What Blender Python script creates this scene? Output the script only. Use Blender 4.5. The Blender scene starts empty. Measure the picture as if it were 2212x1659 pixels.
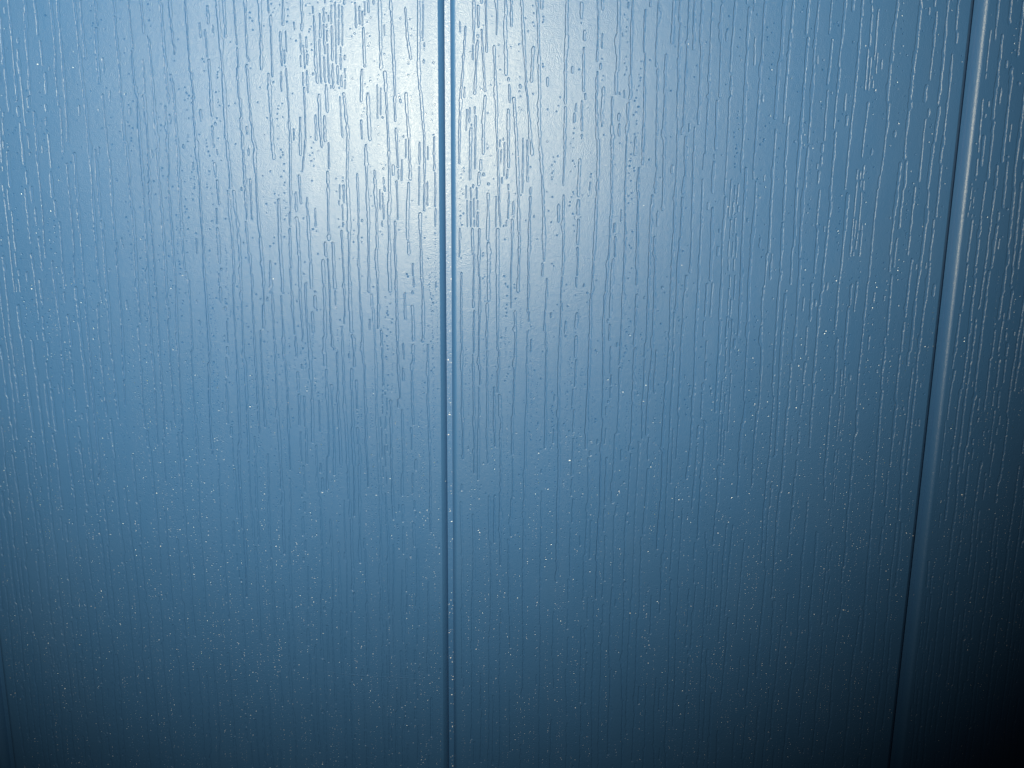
import bpy, math, random
import numpy as np
from mathutils import Vector, Matrix
from mathutils.geometry import delaunay_2d_cdt

random.seed(11)
rng = np.random.default_rng(11)
scene = bpy.context.scene
COL = scene.collection

# ---------------------------------------------------------------- scale
PITCH = 0.100                 # board pitch in metres
U = PITCH / 1948.0            # one working unit (about 51 micrometres)

# ---------------------------------------------------------------- camera (hand held, looking slightly down at the wall)
cam_d = bpy.data.cameras.new('camera')
cam = bpy.data.objects.new('camera', cam_d)
COL.objects.link(cam)
cam_d.sensor_fit = 'HORIZONTAL'
cam_d.sensor_width = 36.0
cam_d.lens = 28.0
cam_d.clip_start = 0.002
cam_d.clip_end = 50.0
cam.location = (0.0, -3123.5 * U, 0.0)
cam.rotation_mode = 'XYZ'
cam.matrix_world = (Matrix.Translation(cam.location) @ Matrix.Rotation(0.00303, 4, 'Z')
                    @ Matrix.Rotation(-0.00918, 4, 'Y') @ Matrix.Rotation(math.pi / 2 - 0.18927, 4, 'X'))
scene.camera = cam

# ---------------------------------------------------------------- world: an almost dark room
w = bpy.data.worlds.new('World')
scene.world = w
w.use_nodes = True
bg = w.node_tree.nodes['Background']
bg.inputs['Color'].default_value = (1, 1, 1, 1)
bg.inputs['Strength'].default_value = 0.0055

# ---------------------------------------------------------------- the camera's flash, above and left of the lens
fl = bpy.data.lights.new('flash', 'SPOT')
fl.energy = 3.7
fl.color = (1.0, 0.875, 0.585)      # a warm flash; the camera balanced it to near white
fl.spot_size = math.radians(102.5)
fl.spot_blend = 0.70
fl.shadow_soft_size = 0.006
flash = bpy.data.objects.new('flash', fl)
COL.objects.link(flash)
flash.location = (-730 * U, -3123 * U, 890 * U)
aim = Vector((-665 * U, 0, 705 * U))
flash.rotation_euler = (aim - flash.location).to_track_quat('-Z', 'Y').to_euler()

# ---------------------------------------------------------------- colour management
scene.view_settings.view_transform = 'Standard'
scene.view_settings.look = 'None'
scene.view_settings.exposure = 0.0
scene.view_settings.gamma = 1.0
scene.view_settings.use_curve_mapping = False


# ---------------------------------------------------------------- material
def plastic(name, base, rough, bump=1.0):
    m = bpy.data.materials.new(name)
    m.use_nodes = True
    nt = m.node_tree
    N, L = nt.nodes, nt.links
    p = N['Principled BSDF']
    p.inputs['IOR'].default_value = 1.60
    tc = N.new('ShaderNodeTexCoord')

    def noise(scale, detail, rough_, vec=None):
        n = N.new('ShaderNodeTexNoise')
        n.inputs['Scale'].default_value = scale
        n.inputs['Detail'].default_value = detail
        n.inputs['Roughness'].default_value = rough_
        L.new(vec or tc.outputs['Object'], n.inputs['Vector'])
        return n
    mp = N.new('ShaderNodeMapping')
    mp.inputs['Scale'].default_value = (1, 1, 0.12)
    L.new(tc.outputs['Object'], mp.inputs['Vector'])
    # colour: one pigment with a very slight cloudiness
    cl = noise(90, 3, 0.55)
    mix = N.new('ShaderNodeMix')
    mix.data_type = 'RGBA'
    mix.inputs['A'].default_value = (*[c * 0.95 for c in base], 1)
    mix.inputs['B'].default_value = (*[min(1, c * 1.05) for c in base], 1)
    L.new(cl.outputs['Fac'], mix.inputs['Factor'])
    # a thin uneven film of dust, in wiped patches
    sm = noise(21, 4, 0.6)
    sm.inputs['Distortion'].default_value = 1.2
    fr = N.new('ShaderNodeMapRange')
    fr.inputs['From Min'].default_value = 0.48
    fr.inputs['From Max'].default_value = 0.72
    fr.inputs['To Max'].default_value = 0.035
    L.new(sm.outputs['Fac'], fr.inputs['Value'])
    film = N.new('ShaderNodeMix')
    film.data_type = 'RGBA'
    film.inputs['B'].default_value = (0.13, 0.19, 0.26, 1)
    L.new(fr.outputs['Result'], film.inputs['Factor'])
    L.new(mix.outputs['Result'], film.inputs['A'])
    L.new(film.outputs['Result'], p.inputs['Base Color'])
    # gloss: uneven wear along the grain
    gr = noise(320, 3, 0.6, mp.outputs['Vector'])
    mr = N.new('ShaderNodeMapRange')
    mr.inputs['From Min'].default_value = 0.3
    mr.inputs['From Max'].default_value = 0.7
    mr.inputs['To Min'].default_value = rough - 0.03
    mr.inputs['To Max'].default_value = rough + 0.03
    L.new(gr.outputs['Fac'], mr.inputs['Value'])
    L.new(mr.outputs['Result'], p.inputs['Roughness'])
    # relief: moulded orange peel + fine powdery tooth
    fine = noise(5200, 2, 0.6)
    peel = noise(1300, 2, 0.5)
    wav = noise(60, 1, 0.4, mp.outputs['Vector'])
    b1 = N.new('ShaderNodeBump')
    b1.inputs['Strength'].default_value = 1.0
    b1.inputs['Distance'].default_value = 0.00012
    L.new(wav.outputs['Fac'], b1.inputs['Height'])
    b2 = N.new('ShaderNodeBump')
    b2.inputs['Strength'].default_value = 1.0
    b2.inputs['Distance'].default_value = 0.000036 * bump
    L.new(peel.outputs['Fac'], b2.inputs['Height'])
    L.new(b1.outputs['Normal'], b2.inputs['Normal'])
    b3 = N.new('ShaderNodeBump')
    b3.inputs['Strength'].default_value = 1.0
    b3.inputs['Distance'].default_value = 0.000060 * bump
    L.new(fine.outputs['Fac'], b3.inputs['Height'])
    L.new(b2.outputs['Normal'], b3.inputs['Normal'])
    L.new(b3.outputs['Normal'], p.inputs['Normal'])
    return m


PIGMENT = (0.0280, 0.101, 0.272)
BLUE = plastic('blue_moulded_plastic', PIGMENT, 0.41)
PORE = plastic('blue_pore_flank', PIGMENT, 0.36, 1.4)       # glossier than the face, set so the flanks glint
PIN = plastic('blue_pin_pore', PIGMENT, 0.27, 0.4)

# ---------------------------------------------------------------- the embossed grain
Z0, Z1 = -3500, 1900           # height of the panel piece, in units
RAD_A, RAD_B, FLOOR = 25.0, 27.0, 20.0   # rounded arris and the flat groove bottom
FACE0 = FLOOR / 2 + RAD_A      # where the flat face starts, from the joint's centre line
FACE1 = 1948 - FACE0


def vein(x, z_top, length, hw, seed_phase, board_x):
    """one pore: centre line and half width sampled from the top down"""
    n = max(3, int(length / random.uniform(7, 10)))
    zs = z_top - np.linspace(0, length, n)
    drift = 5 * np.sin(zs / 410 + board_x * 0.004 + seed_phase) + 1.6 * np.sin(zs / 97 + board_x * 0.021)
    xs = x + drift - (5 * math.sin(z_top / 410 + board_x * 0.004 + seed_phase) + 1.6 * math.sin(z_top / 97 + board_x * 0.021))
    xs = xs + np.cumsum(rng.normal(0, 0.30, n))
    for _ in range(int(length / 300)):               # little side steps
        k = random.randrange(n)
        xs[k:] += random.choice((-1, 1)) * random.uniform(2, 6)
    ws = hw * (1 + 0.28 * np.sin(np.cumsum(rng.normal(0, 0.5, n)))) + rng.normal(0, 0.55, n)
    for _ in range(int(length / 230)):               # bulges
        k = random.randrange(n)
        q = random.uniform(0.8, 2.4)
        sl = slice(max(0, k - 1), k + random.randint(1, 5))
        ws[sl] += q
        xs[sl] += random.choice((-1, 1)) * q
    xs = xs + rng.normal(0, 0.45, n)
    ws = np.clip(ws, 3.1, 12)
    return xs, zs, ws


class Grain:
    def __init__(self, x0, x1):
        self.x0, self.x1 = x0, x1
        self.occ = np.zeros((Z1 - Z0 + 8, int(x1 - x0) + 8), bool)
        self.pores = []
        self.keep = np.zeros_like(self.occ)

    def add(self, xs, zs, ws, depth, pad=1.6, kept=False):
        # keep the longest stretch that is free of other pores
        zi = np.arange(int(math.floor(zs[0])), int(math.ceil(zs[-1])) - 1, -1)
        if len(zi) < 3:
            return False
        xc = np.interp(-zi, -zs, xs)
        wc = np.interp(-zi, -zs, ws)
        a = np.floor(xc - wc - pad - self.x0).astype(int)
        b = np.ceil(xc + wc + pad - self.x0).astype(int)
        W = self.occ.shape[1]
        ok = []
        occ = self.occ
        keep = self.keep
        for z, aa, bb in zip(zi, a, b):
            r = z - Z0
            ok.append(4 <= r < Z1 - Z0 - 4 and aa > 2 and bb < W - 10 and not occ[r, aa:bb + 1].any()
                      and (kept or not keep[r, min(aa, bb)]))
        best = (0, 0)
        s = None
        for k, v in enumerate(ok + [False]):
            if v and s is None:
                s = k
            elif not v and s is not None:
                if k - s > best[1] - best[0]:
                    best = (s, k)
                s = None
        s, e = best
        if e - s < (4 if depth < 0 else 6):
            return False
        for k in range(s, e):
            occ[zi[k] - Z0, a[k]:b[k] + 1] = True
        for k in (s, e - 1):
            r = zi[k] - Z0
            occ[max(0, r - 2):r + 3, a[k]:b[k] + 1] = True
        zt, zb = zi[s], zi[e - 1]
        m = (zs < zt - 1.5) & (zs > zb + 1.5)
        Z = np.concatenate([[zt], zs[m], [zb]])
        X = np.concatenate([[xc[s]], xs[m], [xc[e - 1]]])
        Wd = np.concatenate([[wc[s]], ws[m], [wc[e - 1]]])
        self.pores.append((X, Z, Wd, depth))
        return True

    def dot(self, x, z, r):
        zz = z + np.array([r, 0, -r])
        return self.add(np.array([x, x, x]), zz, np.array([r, r, r]) * 1.05, -r, 0.9, True)


def outline(X, Z, W, inset):
    """closed outline of a pore, drawn in by `inset`"""
    zt, zb = Z[0] - inset, Z[-1] + inset
    if zt - zb < 1.0:
        c = (zt + zb) / 2
        zt, zb = c + 0.5, c - 0.5
    w = np.maximum(W - inset, 0.7)
    m = (Z < zt - 1.2) & (Z > zb + 1.2)
    wt = max(0.5, np.interp(-zt, -Z, w))
    wb = max(0.5, np.interp(-zb, -Z, w))
    xt, xb = np.interp(-zt, -Z, X), np.interp(-zb, -Z, X)
    cap_t, cap_b = min(wt * 0.8, (zt - zb) * 0.3), min(wb * 0.8, (zt - zb) * 0.3)
    L = [(xt - wt * 0.45, zt), (xt - wt * 0.95, zt - cap_t)]
    R = [(xt + wt * 0.45, zt), (xt + wt * 0.95, zt - cap_t)]
    mm = m & (Z < zt - cap_t - 1) & (Z > zb + cap_b + 1)
    for x, z, ww in zip(X[mm], Z[mm], w[mm]):
        L.append((x - ww, z))
        R.append((x + ww, z))
    L += [(xb - wb * 0.95, zb + cap_b), (xb - wb * 0.45, zb)]
    R += [(xb + wb * 0.95, zb + cap_b), (xb + wb * 0.45, zb)]
    return L + R[::-1]


# the pores round the brightest part of the panel, where each one can be told apart
VEINS = [[(-941, 883), (-941, 823), (-946, 579)], [(-910, 883), (-910, 823), (-909, 777)], [(-902, 796), (-906, 555)], [(-920, 660), (-920, 420), (-914, 258)],
    [(-856, 964), (-856, 824), (-859, 735)], [(-854, 589), (-852, 347), (-866, 16)], [(-787, 1084), (-787, 824), (-791, 717)], [(-790, 523), (-790, 348), (-809, 214)],
    [(-809, 416), (-815, 234)], [(-735, 499), (-736, 373), (-731, 304)], [(-708, 533), (-706, 431)], [(-718, 422), (-719, 274)],
    [(-703, 397), (-707, 225)], [(-713, 220), (-718, 18)], [(-643, 505), (-630, 349), (-639, 200), (-634, 19)], [(-564, 733), (-562, 592)],
    [(-572, 606), (-578, 469)], [(-552, 505), (-551, 423), (-548, 330)], [(-580, 408), (-579, 335)], [(-564, 320), (-564, 176), (-561, 19)],
    [(-502, 842), (-502, 827), (-503, 710), (-502, 583)], [(-489, 621), (-484, 350), (-487, 20)], [(-462, 842), (-462, 827), (-454, 602), (-452, 400)], [(-450, 380), (-445, 232)],
    [(-451, 187), (-449, 40)], [(-408, 804), (-402, 697), (-390, 622)], [(-410, 507), (-401, 351), (-398, 187)], [(-405, 182), (-412, 21)],
    [(-358, 1088), (-358, 828), (-358, 593), (-343, 352), (-347, 72)], [(-303, 968), (-303, 828), (-304, 556), (-301, 372)], [(-187, 741), (-200, 547), (-209, 303), (-215, 22)], [(-157, 890), (-157, 830), (-157, 680)],
    [(-142, 890), (-142, 830), (-139, 734)], [(-142, 695), (-154, 499)], [(-167, 383), (-172, 189)], [(-149, 427), (-152, 230)],
    [(-115, 1090), (-115, 830), (-109, 648)], [(-129, 737), (-114, 509)], [(-114, 500), (-121, 402), (-121, 284)], [(-73, 1090), (-73, 830), (-73, 709)],
    [(-82, 676), (-70, 452), (-55, 24)], [(-43, 1091), (-43, 831), (-36, 567)], [(-33, 891), (-33, 831), (-28, 548)], [(-20, 891), (-20, 831), (-18, 738)],
    [(-25, 539), (-22, 471)], [(-27, 452), (-25, 236)], [(-13, 587), (4, 355), (15, 24)], [(17, 891), (17, 831), (35, 549), (45, 491), (64, 281)],
    [(71, 1092), (71, 832), (80, 597), (94, 306), (112, 25)], [(64, 673), (58, 544)], [(91, 847), (91, 832), (97, 616)], [(-102, 145), (-102, 23)]]
BUNDLES = [(-861, 731, -863, 512, 11, 3), (-786, 713, -784, 508, 11, 3), (-722, 806, -724, 542, 25, 5), (-665, 825, -660, 524, 25, 5), (-573, 826, -572, 733, 15, 4), (-498, 544, -495, 419, 15, 4), (-643, 495, -640, 349, 17, 4), (-353, 828, -350, 674, 10, 3), (-407, 351, -446, 192, 2, 1), (-167, 470, -162, 378, 15, 4), (-49, 354, -37, 24, 20, 4), (20, 355, 37, 146, 22, 4), (-645, 185, -642, 18, 20, 4), (-493, 151, -491, 20, 15, 3), (-351, 337, -346, 102, 13, 3), (-300, 372, -298, 22, 6, 2), (22, 785, 34, 672, 8, 2), (-162, 179, -162, 23, 20, 4)]
KEEP = (-962, 128, 22, 834)


def bundle(g, xa, za, xb, zb, half, k, kept=True):
    ln = za - zb
    for j in range(k):
        f = (j / (k - 1) - 0.5) * 2 if k > 1 else 0
        zz = za - random.uniform(0, 25)
        while zz > zb:
            l2 = random.lognormvariate(4.5, 0.85)
            xx = xa + (xb - xa) * (za - zz) / ln + f * half + random.gauss(0, 2.6)
            g.add(*vein(xx, zz, min(l2, zz - zb + 8), random.choice((3.2, 3.4, 3.6, 4.0)), random.uniform(-1, 1), xa), random.uniform(1.8, 2.6), 0.3, kept)
            zz -= l2 + random.choice((1.5, 2, 3, 6, 16))


def traced_grain(g, bx):
    a, b = max(KEEP[0], bx + FACE0), min(KEEP[1], bx + FACE1)
    if b <= a:
        return
    for c in range(int(a - g.x0), int(b - g.x0), 24):          # ragged lower limit
        g.keep[KEEP[2] + random.randint(-20, 210) - Z0:KEEP[3] + random.randint(-30, 120) - Z0, c:c + 24] = True
    for pts in VEINS:
        if not a - 10 < pts[0][0] < b + 10:
            continue
        if pts[-1][1] < 40:
            pts = pts + [(pts[-1][0] + random.randint(-6, 6), pts[-1][1] - random.choice((8, 60, 140, 260, 420)))]
        ln = pts[0][1] - pts[-1][1]
        xs, zs, ws = vein(0, pts[0][1], ln, random.uniform(4.4, 6.0), 0, 0)
        base = np.interp(-zs, [-p[1] for p in pts], [p[0] for p in pts])
        xs = xs - np.linspace(xs[0], xs[-1], len(xs))          # wobble only, the course is given
        g.add(base + xs * 0.6, zs, ws, random.uniform(2.4, 3.0), 0.6, True)
    for xa, za, xb, zb, half, k in BUNDLES:
        if a - 10 < xa < b + 10:
            bundle(g, xa, za, xb, zb, half, k)


def grow_grain(bx, x_lo, x_hi, style, pins):
    """all pores of one board; bx is the joint's x, x_lo/x_hi the stretch worth carving"""
    g = Grain(bx + FACE0, bx + FACE1)
    lo, hi = max(x_lo, bx + FACE0), min(x_hi, bx + FACE1)
    traced_grain(g, bx)
    # growth rings: long veins every few millimetres, each a chain of pores
    x = lo + random.uniform(4, 14)
    while x < hi:
        ph = random.uniform(-0.4, 0.4)
        kind = random.choices(('long', 'broken', 'bundle'), style)[0]
        z = Z1 - random.uniform(6, 300)
        xx = x
        while z > Z0 + 30:
            if kind == 'long':
                ln = min(2200, random.lognormvariate(6.35, 0.6))
                g.add(*vein(xx, z, ln, random.uniform(4.3, 6.0), ph, x), random.uniform(2.2, 2.9))
                z -= ln + random.choice((-30, 4, 6, 30))
                if z < -650 and random.random() < 0.6:
                    z -= random.lognormvariate(5.0, 0.6)
                xx = x + random.uniform(-9, 9)
            elif kind == 'broken':
                ln = random.lognormvariate(4.5, 0.8)
                g.add(*vein(xx, z, ln, random.uniform(4.2, 6.0), ph, x), random.uniform(2.0, 2.8))
                z -= ln + random.lognormvariate(2.6, 0.9)
                xx = x + random.uniform(-10, 10)
            else:
                ln = random.uniform(120, 420)
                k = random.randint(2, 5)
                bundle(g, xx, z, xx + random.uniform(-6, 6), z - ln, 5.2 * (k - 1), k, False)
                z -= ln + random.lognormvariate(3.8, 0.8)
                if random.random() < 0.5:
                    ln = random.uniform(150, 700)
                    g.add(*vein(xx, z, ln, random.uniform(4.6, 6.2), ph, x), random.uniform(2.1, 2.8))
                    z -= ln + 20
                xx = x + random.uniform(-6, 6)
        x += random.choice((21, 27, 32, 38, 45, 54)) * random.uniform(0.85, 1.15) * (1.0 + 0.3 * math.sin(x / 210 + bx))
    area = (hi - lo) * (Z1 - Z0)
    # files of pin pores that run beside the veins, thickest in the lower half
    for _ in range(int((hi - lo) / 2.3 * pins)):
        px, pz = random.uniform(lo, hi), random.triangular(-2750, 100, -1700)
        ph = random.uniform(-0.4, 0.4)
        for _ in range(random.randint(8, 40)):
            g.dot(px + 4 * math.sin(pz / 90 + ph) + random.gauss(0, 1.5), pz, random.uniform(1.9, 3.2))
            pz -= random.lognormvariate(2.5, 0.5)
    # short dashes between the veins
    for _ in range(int(area / 16000)):
        g.add(*vein(random.uniform(lo, hi), random.uniform(Z0, Z1), random.lognormvariate(3.6, 0.7),
                    random.uniform(3.6, 5.2), 0, x), random.uniform(1.8, 2.6), 1.2, True)
    # pin pores, mostly strung out in vertical files
    for _ in range(int(area / 20000)):
        px, pz = random.uniform(lo, hi), random.triangular(Z0, Z1, -1600)
        for _ in range(random.randint(3, 16)):
            g.dot(px + random.gauss(0, 5), pz, random.uniform(3.0, 5.0))
            pz -= random.lognormvariate(2.9, 0.7)
    for _ in range(int(area / 5200)):
        g.dot(random.uniform(lo, hi), random.uniform(Z0, Z1), random.uniform(3.0, 5.2))
    return g.pores


THICK = 150.0                  # board thickness


def board_mesh(bx, x_lo, x_hi, style, pins):
    xa, xb = bx + FACE0, bx + FACE1
    pts = [(xa, Z0), (xb, Z0), (xb, Z1), (xa, Z1)]
    dep = [0.0] * 4
    pin = [False] * 4
    edges = [(0, 1), (1, 2), (2, 3), (3, 0)]
    for X, Z, W, d in grow_grain(bx, x_lo, x_hi, style, pins):
        if d < 0:                                      # pin pore: a small uneven bowl
            r, cx_, cz_ = -d, float(X[0]), float((Z[0] + Z[-1]) / 2)
            a0, nn = random.uniform(0, 6.3), random.choice((6, 7, 7, 8))
            jit = [random.uniform(0.86, 1.08) for _ in range(nn)]
            sx_, sz_ = random.uniform(-0.2, 0.2) * r, random.uniform(-0.2, 0.2) * r
            dd_ = random.uniform(0.34, 0.62) * r
            for fr, dd in ((0.95, 0.0), (0.66, 0.36 * dd_), (0.34, dd_)):
                q = (0.95 - fr) / 0.61
                s0 = len(pts)
                for m_ in range(nn):
                    a = a0 + 2 * math.pi * m_ / nn
                    rr = r * fr * jit[m_]
                    pts.append((cx_ + sx_ * q + rr * math.cos(a), cz_ + sz_ * q + rr * math.sin(a)))
                dep += [dd] * nn
                pin += [True] * nn
                edges += [(s0 + m_, s0 + (m_ + 1) % nn) for m_ in range(nn)]
            continue
        zc = float((Z[0] + Z[-1]) / 2)                   # cut shallower low down, shaped so flanks shade less there
        d *= 0.72 + 0.56 * min(1.0, max(0.0, (zc + 1300) / 1000))
        rings = ((0.0, 0.0), (1.7, 0.35 * d), (3.2, d))
        for inset, dd in rings:
            ring = outline(X, Z, W, inset)
            s = len(pts)
            pts += ring
            pin += [d < 0] * len(ring)
            dep += [dd] * len(ring)
            edges += [(s + i, s + (i + 1) % len(ring)) for i in range(len(ring))]
    vo, eo, fo, ov, oe, of = delaunay_2d_cdt([Vector(p) for p in pts], edges, [], 0, 1e-4)
    verts = []
    for v, o in zip(vo, ov):
        verts.append((v.x * U, (dep[o[0]] if o else 0.6) * U, v.y * U))
    faces = [tuple(f) for f in fo]
    # make every face look at the camera (-Y)
    out = []
    for f in faces:
        a, b, c = (vo[i] for i in f[:3])
        cr = (b.x - a.x) * (c.y - a.y) - (b.y - a.y) * (c.x - a.x)
        out.append(f if cr > 0 else f[::-1])
    faces = out
    lvl = [dep[o[0]] if o else 0.6 for o in ov]
    bowl = [bool(o) and pin[o[0]] for o in ov]
    flank = [2 if bowl[f[0]] and bowl[f[1]] and bowl[f[2]] and max(lvl[i] for i in f) > 0 else int(len({lvl[i] for i in f}) > 1) for f in faces]
    n_face = len(faces)
    # rounded arrises, edges and back, swept along the height
    prof = []
    NS = 12
    for side in (0, 1):
        # left edge: a soft chamfer; right edge: a crisper one that turns down into the joint
        rc, t1 = (18.0, math.radians(54)) if side == 0 else (5.0, math.radians(33))
        arc = [(rc * math.sin(t1 * k / NS), rc * (1 - math.cos(t1 * k / NS))) for k in range(NS + 1)]
        if side == 0:
            ax_, ay_ = arc[-1]
            arc += [(RAD_A - 0.7, ay_ + (RAD_A - 0.7 - ax_) * math.tan(t1)), (RAD_A, RAD_B)]
        else:
            ax_, ay_ = arc[-1]
            x_, y_ = ax_, ay_
            for q in range(1, 11):                       # the slope steepens towards the joint
                dx_ = (RAD_A - ax_) / 10
                x_, y_ = x_ + dx_, y_ + dx_ * math.tan(t1 + (math.radians(76) - t1) * ((q - 0.5) / 10) ** 1.6)
                arc.append((x_, y_))
            arc.append((RAD_A, max(RAD_B, y_ + 0.5)))
        for off, dy in arc:
            prof.append(((xa - off) if side == 0 else (xb + off), dy, side))
    left = [(p[0], p[1]) for p in prof if p[2] == 0] + [(xa - RAD_A, THICK)]
    right = [(p[0], p[1]) for p in prof if p[2] == 1] + [(xb + RAD_A, THICK)]
    smooth_from = len(faces)
    for chain, flip in ((left, True), (right, False)):
        s = len(verts)
        for x, y in chain:
            verts.append((x * U, y * U, Z0 * U))
            verts.append((x * U, y * U, Z1 * U))
        for i in range(len(chain) - 1):
            q = (s + 2 * i, s + 2 * i + 2, s + 2 * i + 3, s + 2 * i + 1)
            faces.append(q[::-1] if flip else q)
    smooth_to = len(faces)
    s = len(verts)
    for x in (xa - RAD_A, xb + RAD_A):
        for z in (Z0, Z1):
            verts.append((x * U, THICK * U, z * U))
    faces.append((s, s + 1, s + 3, s + 2))
    me = bpy.data.meshes.new('board')
    me.from_pydata(verts, [], faces)
    sm = [False] * len(faces)
    for i in range(smooth_from, smooth_to):
        sm[i] = True
    me.polygons.foreach_set('use_smooth', sm)
    me.materials.append(BLUE)
    me.materials.append(PORE)
    me.materials.append(PIN)
    me.polygons.foreach_set('material_index', [flank[i] if i < n_face else 0 for i in range(len(faces))])
    me.update()
    return me


# ---------------------------------------------------------------- the wall
SCUFF = [(-880.2, -1842.5), (-805.8, -1860.5), (-731.0, -1872.6), (-645.3, -1881.0), (-559.5, -1886.0), (-473.6, -1888.5), (-387.6, -1893.5), (-317.8, -1902.2)]
BIG_DUST = [(-249.6, -1189.9, 3.0), (-246.9, -1266.4, 2.2), (1842.8, -1042.1, 3.4), (-1777.3, 593.6, 2.6), (493.8, 102.0, 1.8), (650.2, -122.8, 2.2), (-1459.5, -1069.3, 2.4), (-1839.2, -1749.3, 2.0), (-253.3, -2118.6, 2.2)]
JOINT = -255.6
wall = bpy.data.objects.new('grooved_panel', None)
COL.objects.link(wall)
wall.empty_display_size = 0.02
wall['label'] = 'blue wood-grain embossed plastic panelling with vertical grooves between its boards'
wall['category'] = 'panelling'

X_LO, X_HI = -3050, 3050
# how each board's grain runs: share of long, broken and bundled veins; how many files of pin pores
STYLE = {-1: ((0.70, 0.16, 0.14), 1.4), 0: ((0.78, 0.13, 0.09), 1.0), 1: ((0.72, 0.16, 0.12), 0.9), -2: ((0.6, 0.2, 0.2), 1.0)}
for k, lab in ((-1, 'board left of the centre groove, brightest beside the groove'),
               (0, 'board right of the centre groove, fading into shadow at the bottom'),
               (1, 'dim board at the right edge beyond the second groove'),
               (-2, 'board of which a dark sliver shows in the lower left corner')):
    bx = JOINT + 1948 * k
    me = board_mesh(bx, X_LO, X_HI, *STYLE[k])
    o = bpy.data.objects.new('board', me)
    COL.objects.link(o)
    o.parent = wall
    o['label'] = lab
    # the tongue that lies in the groove on the board's left side
    h = FLOOR / 2 + 6
    y0, y1 = RAD_B + 1.0, RAD_B + 60
    vs = [(x * U, y * U, z * U) for z in (Z0, Z1) for x, y in
          ((bx - h, y0), (bx + h, y0), (bx + h, y1), (bx - h, y1))]
    tm = bpy.data.meshes.new('tongue')
    tm.from_pydata(vs, [], [(0, 1, 5, 4), (1, 2, 6, 5), (2, 3, 7, 6), (3, 0, 4, 7), (3, 2, 1, 0), (4, 5, 6, 7)])
    tm.materials.append(BLUE)
    t = bpy.data.objects.new('tongue', tm)
    COL.objects.link(t)
    t.parent = o

    if k == -1:
        # a faint scuff, drawn across the grain near the bottom
        pts = SCUFF
        sv, sf = [], []
        for i, (x, z) in enumerate(pts):
            r = 2.2 * math.sin(math.pi * (i + 0.3) / len(pts)) + 0.5
            sv += [(x * U, 0.02 * U, (z - r) * U), (x * U, -0.16 * r * U, z * U), (x * U, 0.02 * U, (z + r) * U)]
            if i:
                b = 3 * i
                sf += [(b - 3, b, b + 1, b - 2), (b - 2, b + 1, b + 2, b - 1)]
        sm_ = bpy.data.meshes.new('scuff_mark')
        sm_.from_pydata(sv, [], sf)
        sm_.materials.append(PORE)
        so = bpy.data.objects.new('scuff_mark', sm_)
        COL.objects.link(so)
        so.parent = o
        so['label'] = 'faint curved scuff across the grain near the bottom'

# ---------------------------------------------------------------- dust grains clinging to the plastic, and sparkle painted as pale specks
dm = bpy.data.materials.new('pale_dust_and_glints')
dm.use_nodes = True
dp = dm.node_tree.nodes['Principled BSDF']
dp.inputs['Roughness'].default_value = 0.6
oi = dm.node_tree.nodes.new('ShaderNodeTexNoise')
tcd = dm.node_tree.nodes.new('ShaderNodeTexCoord')
dm.node_tree.links.new(tcd.outputs['Object'], oi.inputs['Vector'])
oi.inputs['Scale'].default_value = 900
rp = dm.node_tree.nodes.new('ShaderNodeValToRGB')
rp.color_ramp.elements[0].position, rp.color_ramp.elements[1].position = 0.35, 0.65
rp.color_ramp.elements[0].color = (0.62, 0.62, 0.70, 1)
rp.color_ramp.elements[1].color = (0.66, 0.78, 0.95, 1)
dm.node_tree.links.new(oi.outputs['Fac'], rp.inputs['Fac'])
dm.node_tree.links.new(rp.outputs['Color'], dp.inputs['Base Color'])
dv, df = [], []


def dust_or_glint(x, z, r, y=0.0):
    s0 = len(dv)
    h = random.uniform(0.5, 0.9) * r
    n = 5
    a0 = random.uniform(0, 6.28)
    st = random.uniform(0.7, 1.5)
    for q in range(n):
        a = a0 + 2 * math.pi * q / n
        rr = r * random.uniform(0.75, 1.2)
        dv.append(((x + rr * math.cos(a) * st) * U, (y + 0.05) * U, (z + rr * math.sin(a) / st) * U))
    dv.append((x * U, (y - h) * U, z * U))
    for q in range(n):
        df.append((s0 + q, s0 + (q + 1) % n, s0 + n))


for _ in range(520):  # dust, denser low down where the pale specks also imitate glints
    z = random.uniform(-2900, 1200)
    if z > -500 and random.random() < 0.75:
        continue
    dust_or_glint(random.uniform(-2600, 2600), z, random.lognormvariate(0.15, 0.35))
for _ in range(150):
    dust_or_glint(JOINT + random.uniform(-8, 9), random.uniform(-2900, 1200), random.lognormvariate(0.3, 0.35), RAD_B + 1.0)
for x, z, r in BIG_DUST:
    dust_or_glint(x, z, r, RAD_B + 1.0 if abs(x - JOINT) < 9 else 0.0)
dme = bpy.data.meshes.new('dust')
dme.from_pydata(dv, [], df)
dme.materials.append(dm)
dust = bpy.data.objects.new('dust', dme)
COL.objects.link(dust)
dust['kind'] = 'stuff'
dust['label'] = 'pale specks of dust and painted sparkle scattered over the blue panel'
dust['category'] = 'dust'
